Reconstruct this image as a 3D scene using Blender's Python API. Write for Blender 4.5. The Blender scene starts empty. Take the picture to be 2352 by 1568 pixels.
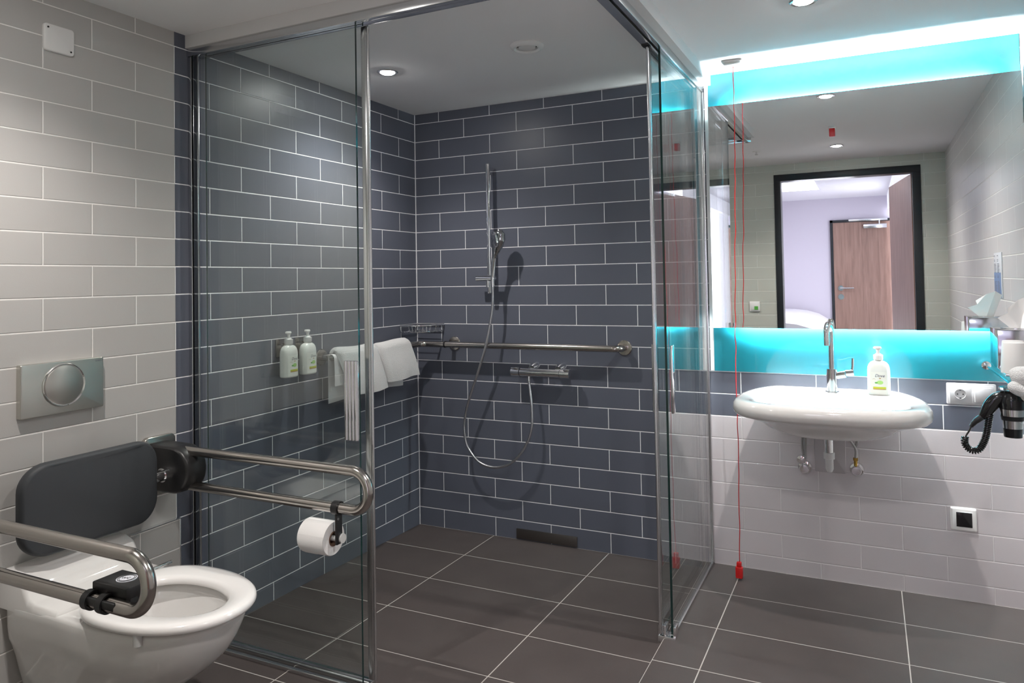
import bpy, bmesh, math, random
from mathutils import Vector, Matrix
from math import pi, sin, cos, radians as R
random.seed(4)
scn = bpy.context.scene
COL = scn.collection

# ------------------------------------------------------------------ dimensions
HC = 2.22           # ceiling height
XR = 2.798          # right wall
YF = -3.14          # front wall (with the door)
YB = -6.40          # far wall of the bedroom
TW, TH, Z0, GR = 0.3125, 0.1, 0.0667, 0.0036   # wall tile module, first joint, grout

# ------------------------------------------------------------------ materials
def mat(name, col=(.8,.8,.8), rough=.5, metal=0.0, spec=.5, coat=0.0, coat_r=.03, emit=None, es=0.0, **kw):
    m = bpy.data.materials.new(name); m.use_nodes = True
    nt = m.node_tree; b = nt.nodes['Principled BSDF']
    b.inputs['Base Color'].default_value = (*col, 1)
    b.inputs['Roughness'].default_value = rough
    b.inputs['Metallic'].default_value = metal
    b.inputs['Specular IOR Level'].default_value = spec
    b.inputs['Coat Weight'].default_value = coat
    b.inputs['Coat Roughness'].default_value = coat_r
    if emit:
        b.inputs['Emission Color'].default_value = (*emit, 1)
        b.inputs['Emission Strength'].default_value = es
    return m

def noise_bump(m, scale=400, strength=.2, dist=.001, detail=2):
    nt = m.node_tree; b = nt.nodes['Principled BSDF']
    tc = nt.nodes.new('ShaderNodeTexCoord'); n = nt.nodes.new('ShaderNodeTexNoise')
    n.inputs['Scale'].default_value = scale; n.inputs['Detail'].default_value = detail
    bp = nt.nodes.new('ShaderNodeBump'); bp.inputs['Strength'].default_value = strength; bp.inputs['Distance'].default_value = dist
    nt.links.new(tc.outputs['Object'], n.inputs['Vector']); nt.links.new(n.outputs['Fac'], bp.inputs['Height'])
    nt.links.new(bp.outputs['Normal'], b.inputs['Normal']); return m

def tile_mat(name, axis, regions, rough=.38, u0=0.0, grout_w=GR, bump=.9):
    """Running-bond wall tile.  regions = list of (test, tile colour, grout colour);
    test is None or (axis, 'lt'/'gt', value) - later entries override earlier ones."""
    m = bpy.data.materials.new(name); m.use_nodes = True
    nt = m.node_tree; N = nt.nodes; L = nt.links; b = N['Principled BSDF']
    geo = N.new('ShaderNodeNewGeometry'); sep = N.new('ShaderNodeSeparateXYZ')
    L.new(geo.outputs['Position'], sep.inputs[0])
    def M(op, a, c=None, cl=False):
        n = N.new('ShaderNodeMath'); n.operation = op; n.use_clamp = cl
        for i, v in enumerate((a, c)):
            if v is None: continue
            if isinstance(v, (int, float)): n.inputs[i].default_value = v
            else: L.new(v, n.inputs[i])
        return n.outputs[0]
    A = sep.outputs['XYZ'.index(axis.upper())]; Z = sep.outputs[2]
    zr = M('DIVIDE', M('SUBTRACT', Z, Z0), TH)
    row = M('FLOOR', zr); par = M('FLOORED_MODULO', row, 2.0)
    u = M('DIVIDE', M('SUBTRACT', A, u0), TW)
    u = M('ADD', u, M('MULTIPLY', par, 0.5))
    ucol = M('FLOOR', u)
    fu = M('FRACT', u); fv = M('FRACT', zr)
    du = M('MULTIPLY', M('MINIMUM', fu, M('SUBTRACT', 1.0, fu)), TW)
    dv = M('MULTIPLY', M('MINIMUM', fv, M('SUBTRACT', 1.0, fv)), TH)
    d = M('MINIMUM', du, dv)
    mask = M('LESS_THAN', d, grout_w/2)          # 1 on grout
    # small shade variation per tile
    wn = N.new('ShaderNodeTexWhiteNoise'); wn.noise_dimensions = '2D'
    cb = N.new('ShaderNodeCombineXYZ'); L.new(ucol, cb.inputs[0]); L.new(row, cb.inputs[1]); L.new(cb.outputs[0], wn.inputs['Vector'])
    var = M('ADD', M('MULTIPLY', wn.outputs['Value'], .06), .97)
    def mixc(f, a, c):
        n = N.new('ShaderNodeMix'); n.data_type = 'RGBA'
        if isinstance(f, (int, float)): n.inputs[0].default_value = f
        else: L.new(f, n.inputs[0])
        for i, v in ((6, a), (7, c)):
            if isinstance(v, tuple): n.inputs[i].default_value = (*v, 1)
            else: L.new(v, n.inputs[i])
        return n.outputs[2]
    tcol, gcol = regions[0][1], regions[0][2]
    for test, tc_, gc_ in regions[1:]:
        f = None
        for (ax, op, val) in test:
            g = M('LESS_THAN' if op == 'lt' else 'GREATER_THAN', sep.outputs['XYZ'.index(ax.upper())], val)
            f = g if f is None else M('MULTIPLY', f, g)
        tcol = mixc(f, tcol, tc_); gcol = mixc(f, gcol, gc_)
    vm = N.new('ShaderNodeVectorMath'); vm.operation = 'SCALE'
    if isinstance(tcol, tuple):
        rgb = N.new('ShaderNodeRGB'); rgb.outputs[0].default_value = (*tcol, 1); tcol = rgb.outputs[0]
    L.new(tcol, vm.inputs[0]); L.new(var, vm.inputs['Scale'])
    L.new(mixc(mask, vm.outputs[0], gcol), b.inputs['Base Color'])
    L.new(M('ADD', M('MULTIPLY', mask, .9-rough), rough), b.inputs['Roughness'])
    # rounded tile edge + fine orange peel
    mr = N.new('ShaderNodeMapRange'); mr.interpolation_type = 'SMOOTHSTEP'
    mr.inputs['From Min'].default_value = grout_w*.3; mr.inputs['From Max'].default_value = grout_w/2+.0016
    L.new(d, mr.inputs['Value'])
    nz = N.new('ShaderNodeTexNoise'); nz.inputs['Scale'].default_value = 260; L.new(geo.outputs['Position'], nz.inputs['Vector'])
    h = M('ADD', M('MULTIPLY', mr.outputs[0], 1.0), M('MULTIPLY', nz.outputs['Fac'], .10))
    bp = N.new('ShaderNodeBump'); bp.inputs['Strength'].default_value = bump; bp.inputs['Distance'].default_value = .0012
    L.new(h, bp.inputs['Height']); L.new(bp.outputs['Normal'], b.inputs['Normal'])
    b.inputs['Specular IOR Level'].default_value = .45
    return m

def floor_mat(name):
    m = bpy.data.materials.new(name); m.use_nodes = True
    nt = m.node_tree; N = nt.nodes; L = nt.links; b = N['Principled BSDF']
    geo = N.new('ShaderNodeNewGeometry'); sep = N.new('ShaderNodeSeparateXYZ'); L.new(geo.outputs['Position'], sep.inputs[0])
    def M(op, a, c=None):
        n = N.new('ShaderNodeMath'); n.operation = op
        for i, v in enumerate((a, c)):
            if v is None: continue
            if isinstance(v, (int, float)): n.inputs[i].default_value = v
            else: L.new(v, n.inputs[i])
        return n.outputs[0]
    X, Y = sep.outputs[0], sep.outputs[1]
    def dist(c, off, per):
        f = M('FRACT', M('DIVIDE', M('SUBTRACT', c, off), per))
        return M('MULTIPLY', M('MINIMUM', f, M('SUBTRACT', 1.0, f)), per)
    d = M('MINIMUM', dist(X, .458, .625), dist(Y, 0.0, .3125))
    # cut joint where the sloping shower floor meets the room floor
    dx = M('ABSOLUTE', M('SUBTRACT', X, 1.548))
    dx = M('ADD', dx, M('MULTIPLY', M('LESS_THAN', Y, -1.56), 1.0))
    d = M('MINIMUM', d, dx)
    mask = M('LESS_THAN', d, .0019)
    n1 = N.new('ShaderNodeTexNoise'); n1.inputs['Scale'].default_value = 5; n1.inputs['Detail'].default_value = 6; L.new(geo.outputs['Position'], n1.inputs['Vector'])
    n2 = N.new('ShaderNodeTexNoise'); n2.inputs['Scale'].default_value = 500; L.new(geo.outputs['Position'], n2.inputs['Vector'])
    cr = N.new('ShaderNodeValToRGB'); cr.color_ramp.elements[0].position = .3; cr.color_ramp.elements[1].position = .7
    cr.color_ramp.elements[0].color = (.068, .056, .054, 1); cr.color_ramp.elements[1].color = (.088, .074, .071, 1)
    L.new(M('ADD', M('MULTIPLY', n1.outputs['Fac'], .6), M('MULTIPLY', n2.outputs['Fac'], .4)), cr.inputs[0])
    mx = N.new('ShaderNodeMix'); mx.data_type = 'RGBA'; L.new(mask, mx.inputs[0]); L.new(cr.outputs[0], mx.inputs[6]); mx.inputs[7].default_value = (.50, .47, .44, 1)
    L.new(mx.outputs[2], b.inputs['Base Color'])
    b.inputs['Roughness'].default_value = .5; b.inputs['Specular IOR Level'].default_value = .35
    bp = N.new('ShaderNodeBump'); bp.inputs['Strength'].default_value = .25; bp.inputs['Distance'].default_value = .001
    L.new(M('ADD', M('MULTIPLY', mask, -1.0), M('MULTIPLY', n2.outputs['Fac'], .3)), bp.inputs['Height']); L.new(bp.outputs['Normal'], b.inputs['Normal'])
    return m

def glass_mat(name, tint, f0=.05):
    m = bpy.data.materials.new(name); m.use_nodes = True
    nt = m.node_tree; N = nt.nodes; L = nt.links; N.clear()
    out = N.new('ShaderNodeOutputMaterial'); mix = N.new('ShaderNodeMixShader')
    tr = N.new('ShaderNodeBsdfTransparent'); tr.inputs[0].default_value = (*tint, 1)
    gl = N.new('ShaderNodeBsdfGlossy'); gl.inputs['Roughness'].default_value = 0.0; gl.inputs['Color'].default_value = (1, 1, 1, 1)
    geo = N.new('ShaderNodeNewGeometry'); dt = N.new('ShaderNodeVectorMath'); dt.operation = 'DOT_PRODUCT'
    L.new(geo.outputs['Normal'], dt.inputs[0]); L.new(geo.outputs['Incoming'], dt.inputs[1])
    def M(op, a, c=None):
        n = N.new('ShaderNodeMath'); n.operation = op
        for i, v in enumerate((a, c)):
            if v is None: continue
            if isinstance(v, (int, float)): n.inputs[i].default_value = v
            else: L.new(v, n.inputs[i])
        return n.outputs[0]
    k = M('POWER', M('SUBTRACT', 1.0, M('ABSOLUTE', dt.outputs['Value'])), 5.0)
    F = M('ADD', M('MULTIPLY', k, 1-f0), f0)
    L.new(F, mix.inputs[0]); L.new(tr.outputs[0], mix.inputs[1]); L.new(gl.outputs[0], mix.inputs[2]); L.new(mix.outputs[0], out.inputs[0])
    return m

def wood_mat(name, c1, c2):
    m = mat(name, c1, .45); nt = m.node_tree; N = nt.nodes; L = nt.links; b = N['Principled BSDF']
    tc = N.new('ShaderNodeTexCoord'); mp = N.new('ShaderNodeMapping'); mp.inputs['Scale'].default_value = (9, 9, .7)
    n = N.new('ShaderNodeTexNoise'); n.inputs['Scale'].default_value = 4; n.inputs['Detail'].default_value = 8; n.inputs['Distortion'].default_value = .6
    cr = N.new('ShaderNodeValToRGB'); cr.color_ramp.elements[0].color = (*c1, 1); cr.color_ramp.elements[1].color = (*c2, 1)
    cr.color_ramp.elements[0].position = .3; cr.color_ramp.elements[1].position = .72
    L.new(tc.outputs['Object'], mp.inputs[0]); L.new(mp.outputs[0], n.inputs['Vector']); L.new(n.outputs['Fac'], cr.inputs[0]); L.new(cr.outputs[0], b.inputs['Base Color'])
    return m

DARK = (.112, .123, .158); LIGHT = (.50, .485, .470); GRD = (.90, .90, .92); GRL = (.88, .86, .83)
M_ = {}
M_['tile_left'] = tile_mat('tile_left', 'y', [(None, DARK, GRD), ([('y', 'lt', -1.5625)], LIGHT, GRL)])
M_['tile_back'] = tile_mat('tile_back', 'x', [(None, DARK, GRD), ([('x', 'gt', 1.56), ('z', 'lt', .6667)], (.64, .60, .62), (.78, .75, .76))])
M_['tile_right'] = tile_mat('tile_right', 'y', [(None, (.56, .545, .54), (.82, .80, .78))])
M_['tile_front'] = tile_mat('tile_front', 'x', [(None, (.54, .55, .50), (.72, .72, .68))])
M_['floor'] = floor_mat('floor_tile')
M_['paint'] = noise_bump(mat('ceiling_paint', (.86, .85, .86), .9), 120, .1)
M_['beam'] = mat('beam_paint', (.66, .65, .65), .8)
M_['bed_wall'] = mat('bedroom_paint', (.62, .58, .66), .9)
M_['bed_floor'] = mat('bedroom_carpet', (.22, .20, .20), .95)
M_['chrome'] = mat('chrome', (.86, .86, .87), .06, 1.0)
M_['alu'] = mat('aluminium_profile', (.70, .71, .72), .2, 1.0)
M_['steel'] = mat('brushed_steel', (.50, .47, .44), .18, 1.0)
M_['satin'] = mat('satin_steel_plate', (.58, .57, .53), .33, 1.0)
M_['mirror'] = mat('mirror_silver', (.90, .92, .91), 0.0, 1.0)
M_['glass'] = glass_mat('clear_glass', (.955, .975, .97), f0=.06)
M_['glassedge'] = mat('glass_edge_green', (.004, .03, .028), .15, coat=.5)
M_['black'] = mat('black_plastic', (.012, .012, .013), .35)
M_['gloss_black'] = mat('gloss_black', (.006, .006, .007), .16, coat=.35)
M_['gap_shade'] = mat('black_gap', (.004, .004, .004), .7)  # near-black colour standing in for the shade inside gaps and holes
M_['pad'] = noise_bump(mat('charcoal_pad', (.038, .042, .048), .6), 500, .15)
M_['ceramic'] = mat('white_ceramic', (.77, .755, .74), .08, coat=.6)
M_['seat'] = mat('white_seat_plastic', (.88, .86, .85), .12, coat=.5)
M_['wplastic'] = mat('white_plastic', (.82, .81, .80), .35)
M_['gplastic'] = mat('grey_plastic', (.63, .63, .62), .45)
M_['bottle'] = mat('white_bottle', (.84, .86, .82), .25, coat=.4)
M_['label'] = mat('pale_label', (.86, .88, .82), .4)
M_['towel'] = noise_bump(mat('white_towel', (.86, .86, .86), 1.0), 330, 1.0, .006, 4)
M_['towel'].node_tree.nodes['Principled BSDF'].inputs['Sheen Weight'].default_value = .4
M_['towel_thin'] = noise_bump(mat('thin_towel', (.76, .76, .77), 1.0), 600, .6, .002)
M_['paper'] = noise_bump(mat('tissue_paper', (.88, .87, .86), .95), 300, .2)
M_['card'] = mat('cardboard_core', (.16, .09, .06), .9)
M_['red'] = mat('red_plastic', (.62, .012, .012), .3)
M_['cyan'] = mat('cyan_back_painted_glass', (.005, .29, .38), .45, coat=1.0, coat_r=.0)
M_['led'] = mat('led_strip', (1, 1, 1), .5, emit=(.93, 1.0, 1.0), es=960)
M_['led_low'] = mat('led_strip_lower', (1, 1, 1), .5, emit=(.95, 1.0, 1.0), es=430)
M_['lens'] = mat('downlight_lens', (1, 1, 1), .5, emit=(1, .97, .93), es=300)
M_['frame'] = mat('black_door_frame', (.010, .012, .016), .45)
M_['wood'] = wood_mat('oak_veneer', (.23, .135, .105), (.34, .21, .165))
M_['linen'] = mat('white_linen', (.85, .84, .88), .95)
M_['curtain'] = mat('glowing_sheer_curtain', (.86, .86, .92), .95, emit=(.88, .90, 1.0), es=.55)  # emission puts the window's daylight into the cloth itself
M_['daylight'] = mat('daylit_pane', (.9, .9, .95), .9, emit=(.92, .95, 1.0), es=3.0)
M_['green'] = mat('leaf_green', (.10, .42, .06), .6)
M_['lgreen'] = mat('cucumber_green', (.42, .72, .22), .6)
M_['yellow'] = mat('label_band_lime', (.55, .62, .04), .6)
M_['gold'] = mat('label_gold', (.45, .28, .08), .5)
M_['ink'] = mat('dark_ink', (.03, .04, .09), .6)
M_['grey_ink'] = mat('grey_ink', (.16, .17, .20), .6)
M_['blue'] = mat('card_blue', (.16, .25, .45), .5)
M_['cardw'] = mat('card_white', (.62, .63, .68), .5)
M_['brass'] = mat('brass', (.55, .36, .08), .25, 1.0)
M_['pvc'] = mat('white_pvc', (.72, .72, .72), .4)

# ------------------------------------------------------------------ mesh helpers
def bx(bm, x0, x1, y0, y1, z0, z1, bev=0.0, seg=2):
    r = bmesh.ops.create_cube(bm, size=1.0, matrix=Matrix.Translation(((x0+x1)/2, (y0+y1)/2, (z0+z1)/2)) @ Matrix.Diagonal((abs(x1-x0), abs(y1-y0), abs(z1-z0), 1)))
    if bev > 0:
        vs = set(r['verts']); es = [e for e in bm.edges if e.verts[0] in vs and e.verts[1] in vs]
        bmesh.ops.bevel(bm, geom=es, offset=bev, segments=seg, profile=.5, affect='EDGES')

def ringloft(bm, rings, cap0=True, cap1=True, closed=False):
    vr = [[bm.verts.new(p) for p in r] for r in rings]
    n = len(vr[0]); K = len(vr)
    for i in range(K if closed else K-1):
        a, b = vr[i], vr[(i+1) % K]
        for j in range(n):
            try: bm.faces.new((a[j], a[(j+1) % n], b[(j+1) % n], b[j]))
            except ValueError: pass
    if not closed:
        if cap0: bm.faces.new(list(reversed(vr[0])))
        if cap1: bm.faces.new(vr[-1])

def frames(pts):
    P = [Vector(p) for p in pts]; T = []
    for i in range(len(P)):
        a = P[max(i-1, 0)]; b = P[min(i+1, len(P)-1)]
        T.append((b-a).normalized())
    up = Vector((0, 0, 1)) if abs(T[0].z) < .9 else Vector((1, 0, 0))
    n = (up - T[0]*up.dot(T[0])).normalized(); out = []
    for i, t in enumerate(T):
        n = (n - t*n.dot(t)).normalized(); out.append((P[i], t, n, t.cross(n)))
    return out

def tube(bm, pts, r, seg=16, cap=True, flat=1.0):
    fr = frames(pts); rings = []
    for i, (p, t, n, b) in enumerate(fr):
        rr = r[i] if isinstance(r, (list, tuple)) else r
        rings.append([p + n*(rr*cos(2*pi*k/seg)) + b*(rr*flat*sin(2*pi*k/seg)) for k in range(seg)])
    ringloft(bm, rings, cap, cap)

def cyl(bm, p0, p1, r0, r1=None, seg=28):
    r1 = r0 if r1 is None else r1
    tube(bm, [p0, p1], [r0, r1], seg)

def lathe(bm, prof, c=(0, 0, 0), ax='z', seg=40, sx=1.0, sy=1.0, closed=False):
    """prof = [(radius, height)], revolved about the axis through c"""
    c = Vector(c); rings = []
    for (r, h) in prof:
        r = max(r, 1e-5); ring = []
        for k in range(seg):
            a = 2*pi*k/seg; u, v = r*cos(a)*sx, r*sin(a)*sy
            ring.append(c + {'z': Vector((u, v, h)), 'x': Vector((h, u, v)), 'y': Vector((v, h, u))}[ax])
        rings.append(ring)
    ringloft(bm, rings, closed=closed)

def crom(pts, n=8):
    P = [Vector(p) for p in pts]; P = [P[0]*2-P[1]] + P + [P[-1]*2-P[-2]]; out = []
    for i in range(1, len(P)-2):
        a, b, c, d = P[i-1:i+3]
        for k in range(n):
            t = k/n
            out.append(.5*((2*b) + (c-a)*t + (2*a-5*b+4*c-d)*t*t + (3*b-a-3*c+d)*t**3))
    out.append(P[-2]); return out

def arc_path(pts, rad, n=8):
    """polyline with rounded corners of the given radius"""
    P = [Vector(p) for p in pts]; out = [P[0]]
    for i in range(1, len(P)-1):
        a = (P[i-1]-P[i]); b = (P[i+1]-P[i]); la, lb = a.length, b.length; a.normalize(); b.normalize()
        th = a.angle(b); d = min(rad/math.tan(th/2), la*.5, lb*.5); rr = d*math.tan(th/2)
        c = P[i] + (a+b).normalized()*(rr/sin(th/2)); s = P[i]+a*d-c; e = P[i]+b*d-c
        for k in range(n+1):
            t = k/n; w = s.angle(e)
            v = (s*sin((1-t)*w) + e*sin(t*w))/sin(w) if w > 1e-5 else s
            out.append(c+v)
    out.append(P[-1]); return out

def rrect(x0, x1, z0, z1, r, n=6):
    out = []
    for cx, cz, a0 in ((x1-r, z1-r, 0), (x0+r, z1-r, 90), (x0+r, z0+r, 180), (x1-r, z0+r, 270)):
        for k in range(n+1):
            a = R(a0+90*k/n); out.append((cx+r*cos(a), cz+r*sin(a)))
    return out

def plate(bm, pts2, ax, v0, v1, bev=0.0):
    """prism of a 2-D outline along axis ax between v0 and v1, with a bevelled v1 side"""
    def mk(p, v): return {'x': (v, p[0], p[1]), 'y': (p[0], v, p[1]), 'z': (p[0], p[1], v)}[ax]
    cx = sum(p[0] for p in pts2)/len(pts2); cz = sum(p[1] for p in pts2)/len(pts2)
    def shr(p, s):
        dx, dz = p[0]-cx, p[1]-cz; l = math.hypot(dx, dz) or 1
        return (p[0]-dx/l*s, p[1]-dz/l*s)
    sg = 1 if v1 > v0 else -1
    rings = [[mk(p, v0) for p in pts2]]
    if bev > 0:
        for k in range(0, 4):
            a = R(30*k); rings.append([mk(shr(p, bev*(1-cos(a))), v1 - sg*bev*(1-sin(a))) for p in pts2])
    else: rings.append([mk(p, v1) for p in pts2])
    ringloft(bm, rings)

ORG = {}
def finish(name, bm, m, parent=None, angle=38):
    org = ORG.get(parent.name, Vector((0, 0, 0))) if parent else Vector((0, 0, 0))
    if parent: bmesh.ops.translate(bm, vec=-org, verts=bm.verts)
    bmesh.ops.recalc_face_normals(bm, faces=bm.faces)
    me = bpy.data.meshes.new(name); bm.to_mesh(me); bm.free()
    for mm in (m if isinstance(m, (list, tuple)) else [m]): me.materials.append(mm)
    me.shade_smooth(); me.set_sharp_from_angle(angle=R(angle))
    o = bpy.data.objects.new(name, me); COL.objects.link(o)
    if parent: o.parent = parent
    ORG[o.name] = org
    return o
def tag(o, label, cat, group=None):
    o['label'] = label; o['category'] = cat
    if group: o['group'] = group
    return o
def thing(name, label, cat, loc, group=None):
    o = bpy.data.objects.new(name, None); o.empty_display_size = .05; COL.objects.link(o); o.location = loc
    ORG[o.name] = Vector(loc); return tag(o, label, cat, group)
def struct(name, bm, m, parent=None):
    o = finish(name, bm, m, parent)
    if not parent: o['kind'] = 'structure'
    return o
def solo(name, bm, m, loc, label, cat, group=None):
    """a one-mesh thing with its origin at loc"""
    bmesh.ops.translate(bm, vec=-Vector(loc), verts=bm.verts)
    o = finish(name, bm, m); o.location = loc; return tag(o, label, cat, group)
def part(name, build, m, parent, angle=38, label=None):
    bm = bmesh.new(); build(bm); o = finish(name, bm, m, parent, angle)
    if label: o['label'] = label
    return o
def copy_tree(root, loc, label, group=None, name=None):
    r = root.copy(); COL.objects.link(r); r.location = loc; r['label'] = label
    if group: r['group'] = group
    for ch in list(root.children):
        c = ch.copy(); COL.objects.link(c); c.parent = r
        for g in list(ch.children):
            d = g.copy(); COL.objects.link(d); d.parent = c
    return r
def text_bm(bm, s, size, origin, right, up, depth_fn=None, shear=0.0, align='CENTER', bold=0.0):
    cu = bpy.data.curves.new('lettering', 'FONT'); cu.body = s; cu.size = size; cu.align_x = align; cu.shear = shear; cu.offset = bold
    cu.resolution_u = 3
    ob = bpy.data.objects.new('lettering', cu); COL.objects.link(ob)
    dg = bpy.context.evaluated_depsgraph_get(); me = bpy.data.meshes.new_from_object(ob.evaluated_get(dg))
    bpy.data.objects.remove(ob); bpy.data.curves.remove(cu)
    o, r, u = Vector(origin), Vector(right), Vector(up); base = len(bm.verts); vs = []
    for v in me.vertices:
        p = o + r*v.co.x + u*v.co.y
        if depth_fn: p = depth_fn(v.co.x, v.co.y)
        vs.append(bm.verts.new(p))
    for f in me.polygons:
        try: bm.faces.new([vs[i] for i in f.vertices])
        except ValueError: pass
    bpy.data.meshes.remove(me)

# ------------------------------------------------------------------ the setting
bm = bmesh.new(); bx(bm, -.15, 0, -3.30, .15, -.06, HC+.12); struct('wall_left', bm, M_['tile_left'])
bm = bmesh.new(); bx(bm, 0, XR, 0, .15, -.06, HC+.12); struct('wall_back', bm, M_['tile_back'])
bm = bmesh.new(); bx(bm, XR, XR+.15, YF, .15, -.06, HC+.12); struct('wall_right', bm, M_['tile_right'])
DX0, DX1, DZ = 1.600, 2.578, 2.085
bm = bmesh.new()
bx(bm, 0, DX0, YF-.12, YF, 0, HC+.12); bx(bm, DX1, XR+.15, YF-.12, YF, 0, HC+.12); bx(bm, DX0, DX1, YF-.12, YF, DZ, HC+.12)
struct('wall_front', bm, M_['tile_front'])
bm = bmesh.new()
def quad(bm, *p): bm.faces.new([bm.verts.new(q) for q in p])
sy, sx = -1.49, 1.548
SD = -.030
quad(bm, (0, YF-.12, 0), (XR, YF-.12, 0), (XR, sy, 0), (sx, sy, 0), (0, sy, 0))
quad(bm, (sx, sy, 0), (XR, sy, 0), (XR, 0, 0), (sx, 0, 0))
quad(bm, (0, sy, 0), (sx, sy, 0), (sx, 0, SD), (0, 0, SD))
quad(bm, (sx, sy, 0), (sx, 0, 0), (sx, 0, SD))
bx(bm, -.15, XR+.15, YF-.12, .15, -.12, -.06)
struct('floor', bm, M_['floor'])
bm = bmesh.new(); bx(bm, -.15, XR+.15, YF-.12, .15, HC, HC+.12); struct('ceiling', bm, M_['paint'])
# bedroom behind the camera, seen in the mirror
bm = bmesh.new(); bx(bm, -1.2, 3.1, YB-.12, YB, 0, 2.5); struct('wall_bedroom_far', bm, M_['bed_wall'])
bm = bmesh.new(); bx(bm, -1.35, -1.2, YB-.12, YF-.12, 0, 2.5); struct('wall_bedroom_left', bm, M_['bed_wall'])
bm = bmesh.new(); bx(bm, 3.1, 3.25, YB-.12, YF-.12, 0, 2.5); struct('wall_bedroom_right', bm, M_['bed_wall'])
bm = bmesh.new(); bx(bm, -1.2, -.15, YF-.24, YF-.12, 0, 2.5); struct('wall_bedroom_near', bm, M_['bed_wall'])
bm = bmesh.new(); bx(bm, -1.35, 3.25, YB-.12, YF-.12, -.08, 0); struct('floor_bedroom', bm, M_['bed_floor'])
bm = bmesh.new(); bx(bm, -1.35, 3.25, YB-.12, YF-.12, HC, HC+.12); struct('ceiling_bedroom', bm, mat('bedroom_ceiling', (.80, .79, .84), .9))
# plastered beam over the shower glass (L-shaped)
BZ = 2.172
bm = bmesh.new(); bx(bm, 0, 1.618, -1.515, -1.43, BZ, HC); bx(bm, 1.50, 1.618, -1.43, 0, BZ, HC); struct('trim_1', bm, M_['beam'])
# shallow tiled pre-wall behind the toilet with its chrome edge strip
LZ = .468
bm = bmesh.new(); bx(bm, 0, .016, YF, -1.5625, 0, LZ); struct('trim_2', bm, M_['tile_left'])
bm = bmesh.new(); bx(bm, 0, .018, -1.5635, -1.5575, 0, LZ+.003, .001); bx(bm, 0, .018, YF, -1.5575, LZ, LZ+.004, .001); struct('trim_3', bm, M_['chrome'])
# grout seam along the shower corner and under the glass panel
bm = bmesh.new(); bx(bm, 0, .0035, -.0035, 0, -.03, HC); struct('trim_4', bm, mat('corner_grout', GRD, .9))

bm = bmesh.new(); bx(bm, 1.5885, 1.6055, -.005, -.0006, .8695, HC-.001); struct('trim_5', bm, mat('white_silicone', (.85, .87, .87), .5))

# bathroom door: frame, leaf, handle
bm = bmesh.new()
fw = .045
bx(bm, DX0-fw, DX0+.006, YF-.125, YF+.010, 0, DZ+fw, .002); bx(bm, DX1-.006, DX1+fw+.008, YF-.125, YF+.010, 0, DZ+fw, .002)
bx(bm, DX0-fw, DX1+fw+.008, YF-.125, YF+.011, DZ-.006, DZ+fw+.004, .002)
d1 = struct('door_1', bm, M_['frame'])
HX, HY = 2.566, YF-.045
ang = R(8.2)
def leafpt(s, t, z):   # s along the leaf from the hinge, t across its thickness
    return Vector((HX - s*sin(ang) + t*cos(ang), HY - s*cos(ang) - t*sin(ang), z))
def leaf(bm):
    vs = [bm.verts.new(leafpt(s, t, z)) for z in (.01, 2.072) for (s, t) in ((0, 0), (.93, 0), (.93, .04), (0, .04))]
    for f in ((3, 2, 1, 0), (4, 5, 6, 7), (0, 1, 5, 4), (1, 2, 6, 5), (2, 3, 7, 6), (3, 0, 4, 7)): bm.faces.new([vs[i] for i in f])
lf = part('door_leaf', leaf, M_['wood'], d1)
# entrance door of the bedroom
EX0, EX1, EZ = 1.872, 2.72, 1.92
ey = YB
bm = bmesh.new(); bx(bm, EX0-.03, EX0, ey, ey+.03, 0, EZ+.03); bx(bm, EX1, EX1+.03, ey, ey+.03, 0, EZ+.03); bx(bm, EX0-.03, EX1+.03, ey, ey+.03, EZ, EZ+.03)
d2 = struct('door_2', bm, M_['frame'])
e_leaf = part('door_leaf', lambda b: bx(b, EX0+.002, EX1-.002, ey, ey+.022, .01, EZ-.002), M_['wood'], d2)
part('door_handle', lambda b: (cyl(b, (1.945, ey+.022, 1.125), (1.945, ey+.03, 1.125), .032), cyl(b, (1.945, ey+.03, 1.125), (1.945, ey+.08, 1.125), .011),
      cyl(b, (1.94, ey+.08, 1.125), (2.09, ey+.08, 1.125), .010)), M_['alu'], e_leaf)
part('door_lock', lambda b: cyl(b, (1.945, ey+.022, 1.02), (1.945, ey+.032, 1.02), .033), M_['alu'], e_leaf)
part('door_closer', lambda b: (bx(b, 2.21, 2.46, ey+.022, ey+.07, 1.835, 1.885, .004), bx(b, 2.05, 2.47, ey+.022, ey+.05, 1.925, 1.952, .003), cyl(b, (2.38, ey+.06, 1.88), (2.38, ey+.06, 1.93), .008)), M_['alu'], e_leaf)

# ------------------------------------------------------------------ curtains and bed in the bedroom
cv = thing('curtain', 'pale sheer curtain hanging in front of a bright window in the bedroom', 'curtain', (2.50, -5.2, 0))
def drape(bm, y0, y1, x, z0, z1, amp, n=60, folds=9):
    ra, rb = [], []
    for i in range(n+1):
        y = y0+(y1-y0)*i/n; o = amp*sin(2*pi*folds*i/n)
        ra.append(bm.verts.new((x+o, y, z0))); rb.append(bm.verts.new((x+o*.7, y, z1)))
    for i in range(n): bm.faces.new((ra[i], ra[i+1], rb[i+1], rb[i]))
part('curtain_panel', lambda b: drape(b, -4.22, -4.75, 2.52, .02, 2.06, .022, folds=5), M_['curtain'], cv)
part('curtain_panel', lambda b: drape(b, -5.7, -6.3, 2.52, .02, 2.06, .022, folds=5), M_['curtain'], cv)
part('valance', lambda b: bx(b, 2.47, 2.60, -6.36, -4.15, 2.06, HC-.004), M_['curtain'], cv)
bm = bmesh.new(); bx(bm, 2.62, 2.66, -6.36, -4.15, 0, 2.2)
w1 = struct('window_1', bm, M_['daylight'])
bed = thing('bed', 'bed with thick white duvet seen through the doorway in the mirror', 'bed', (1.05, -5.4, 0))
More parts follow.
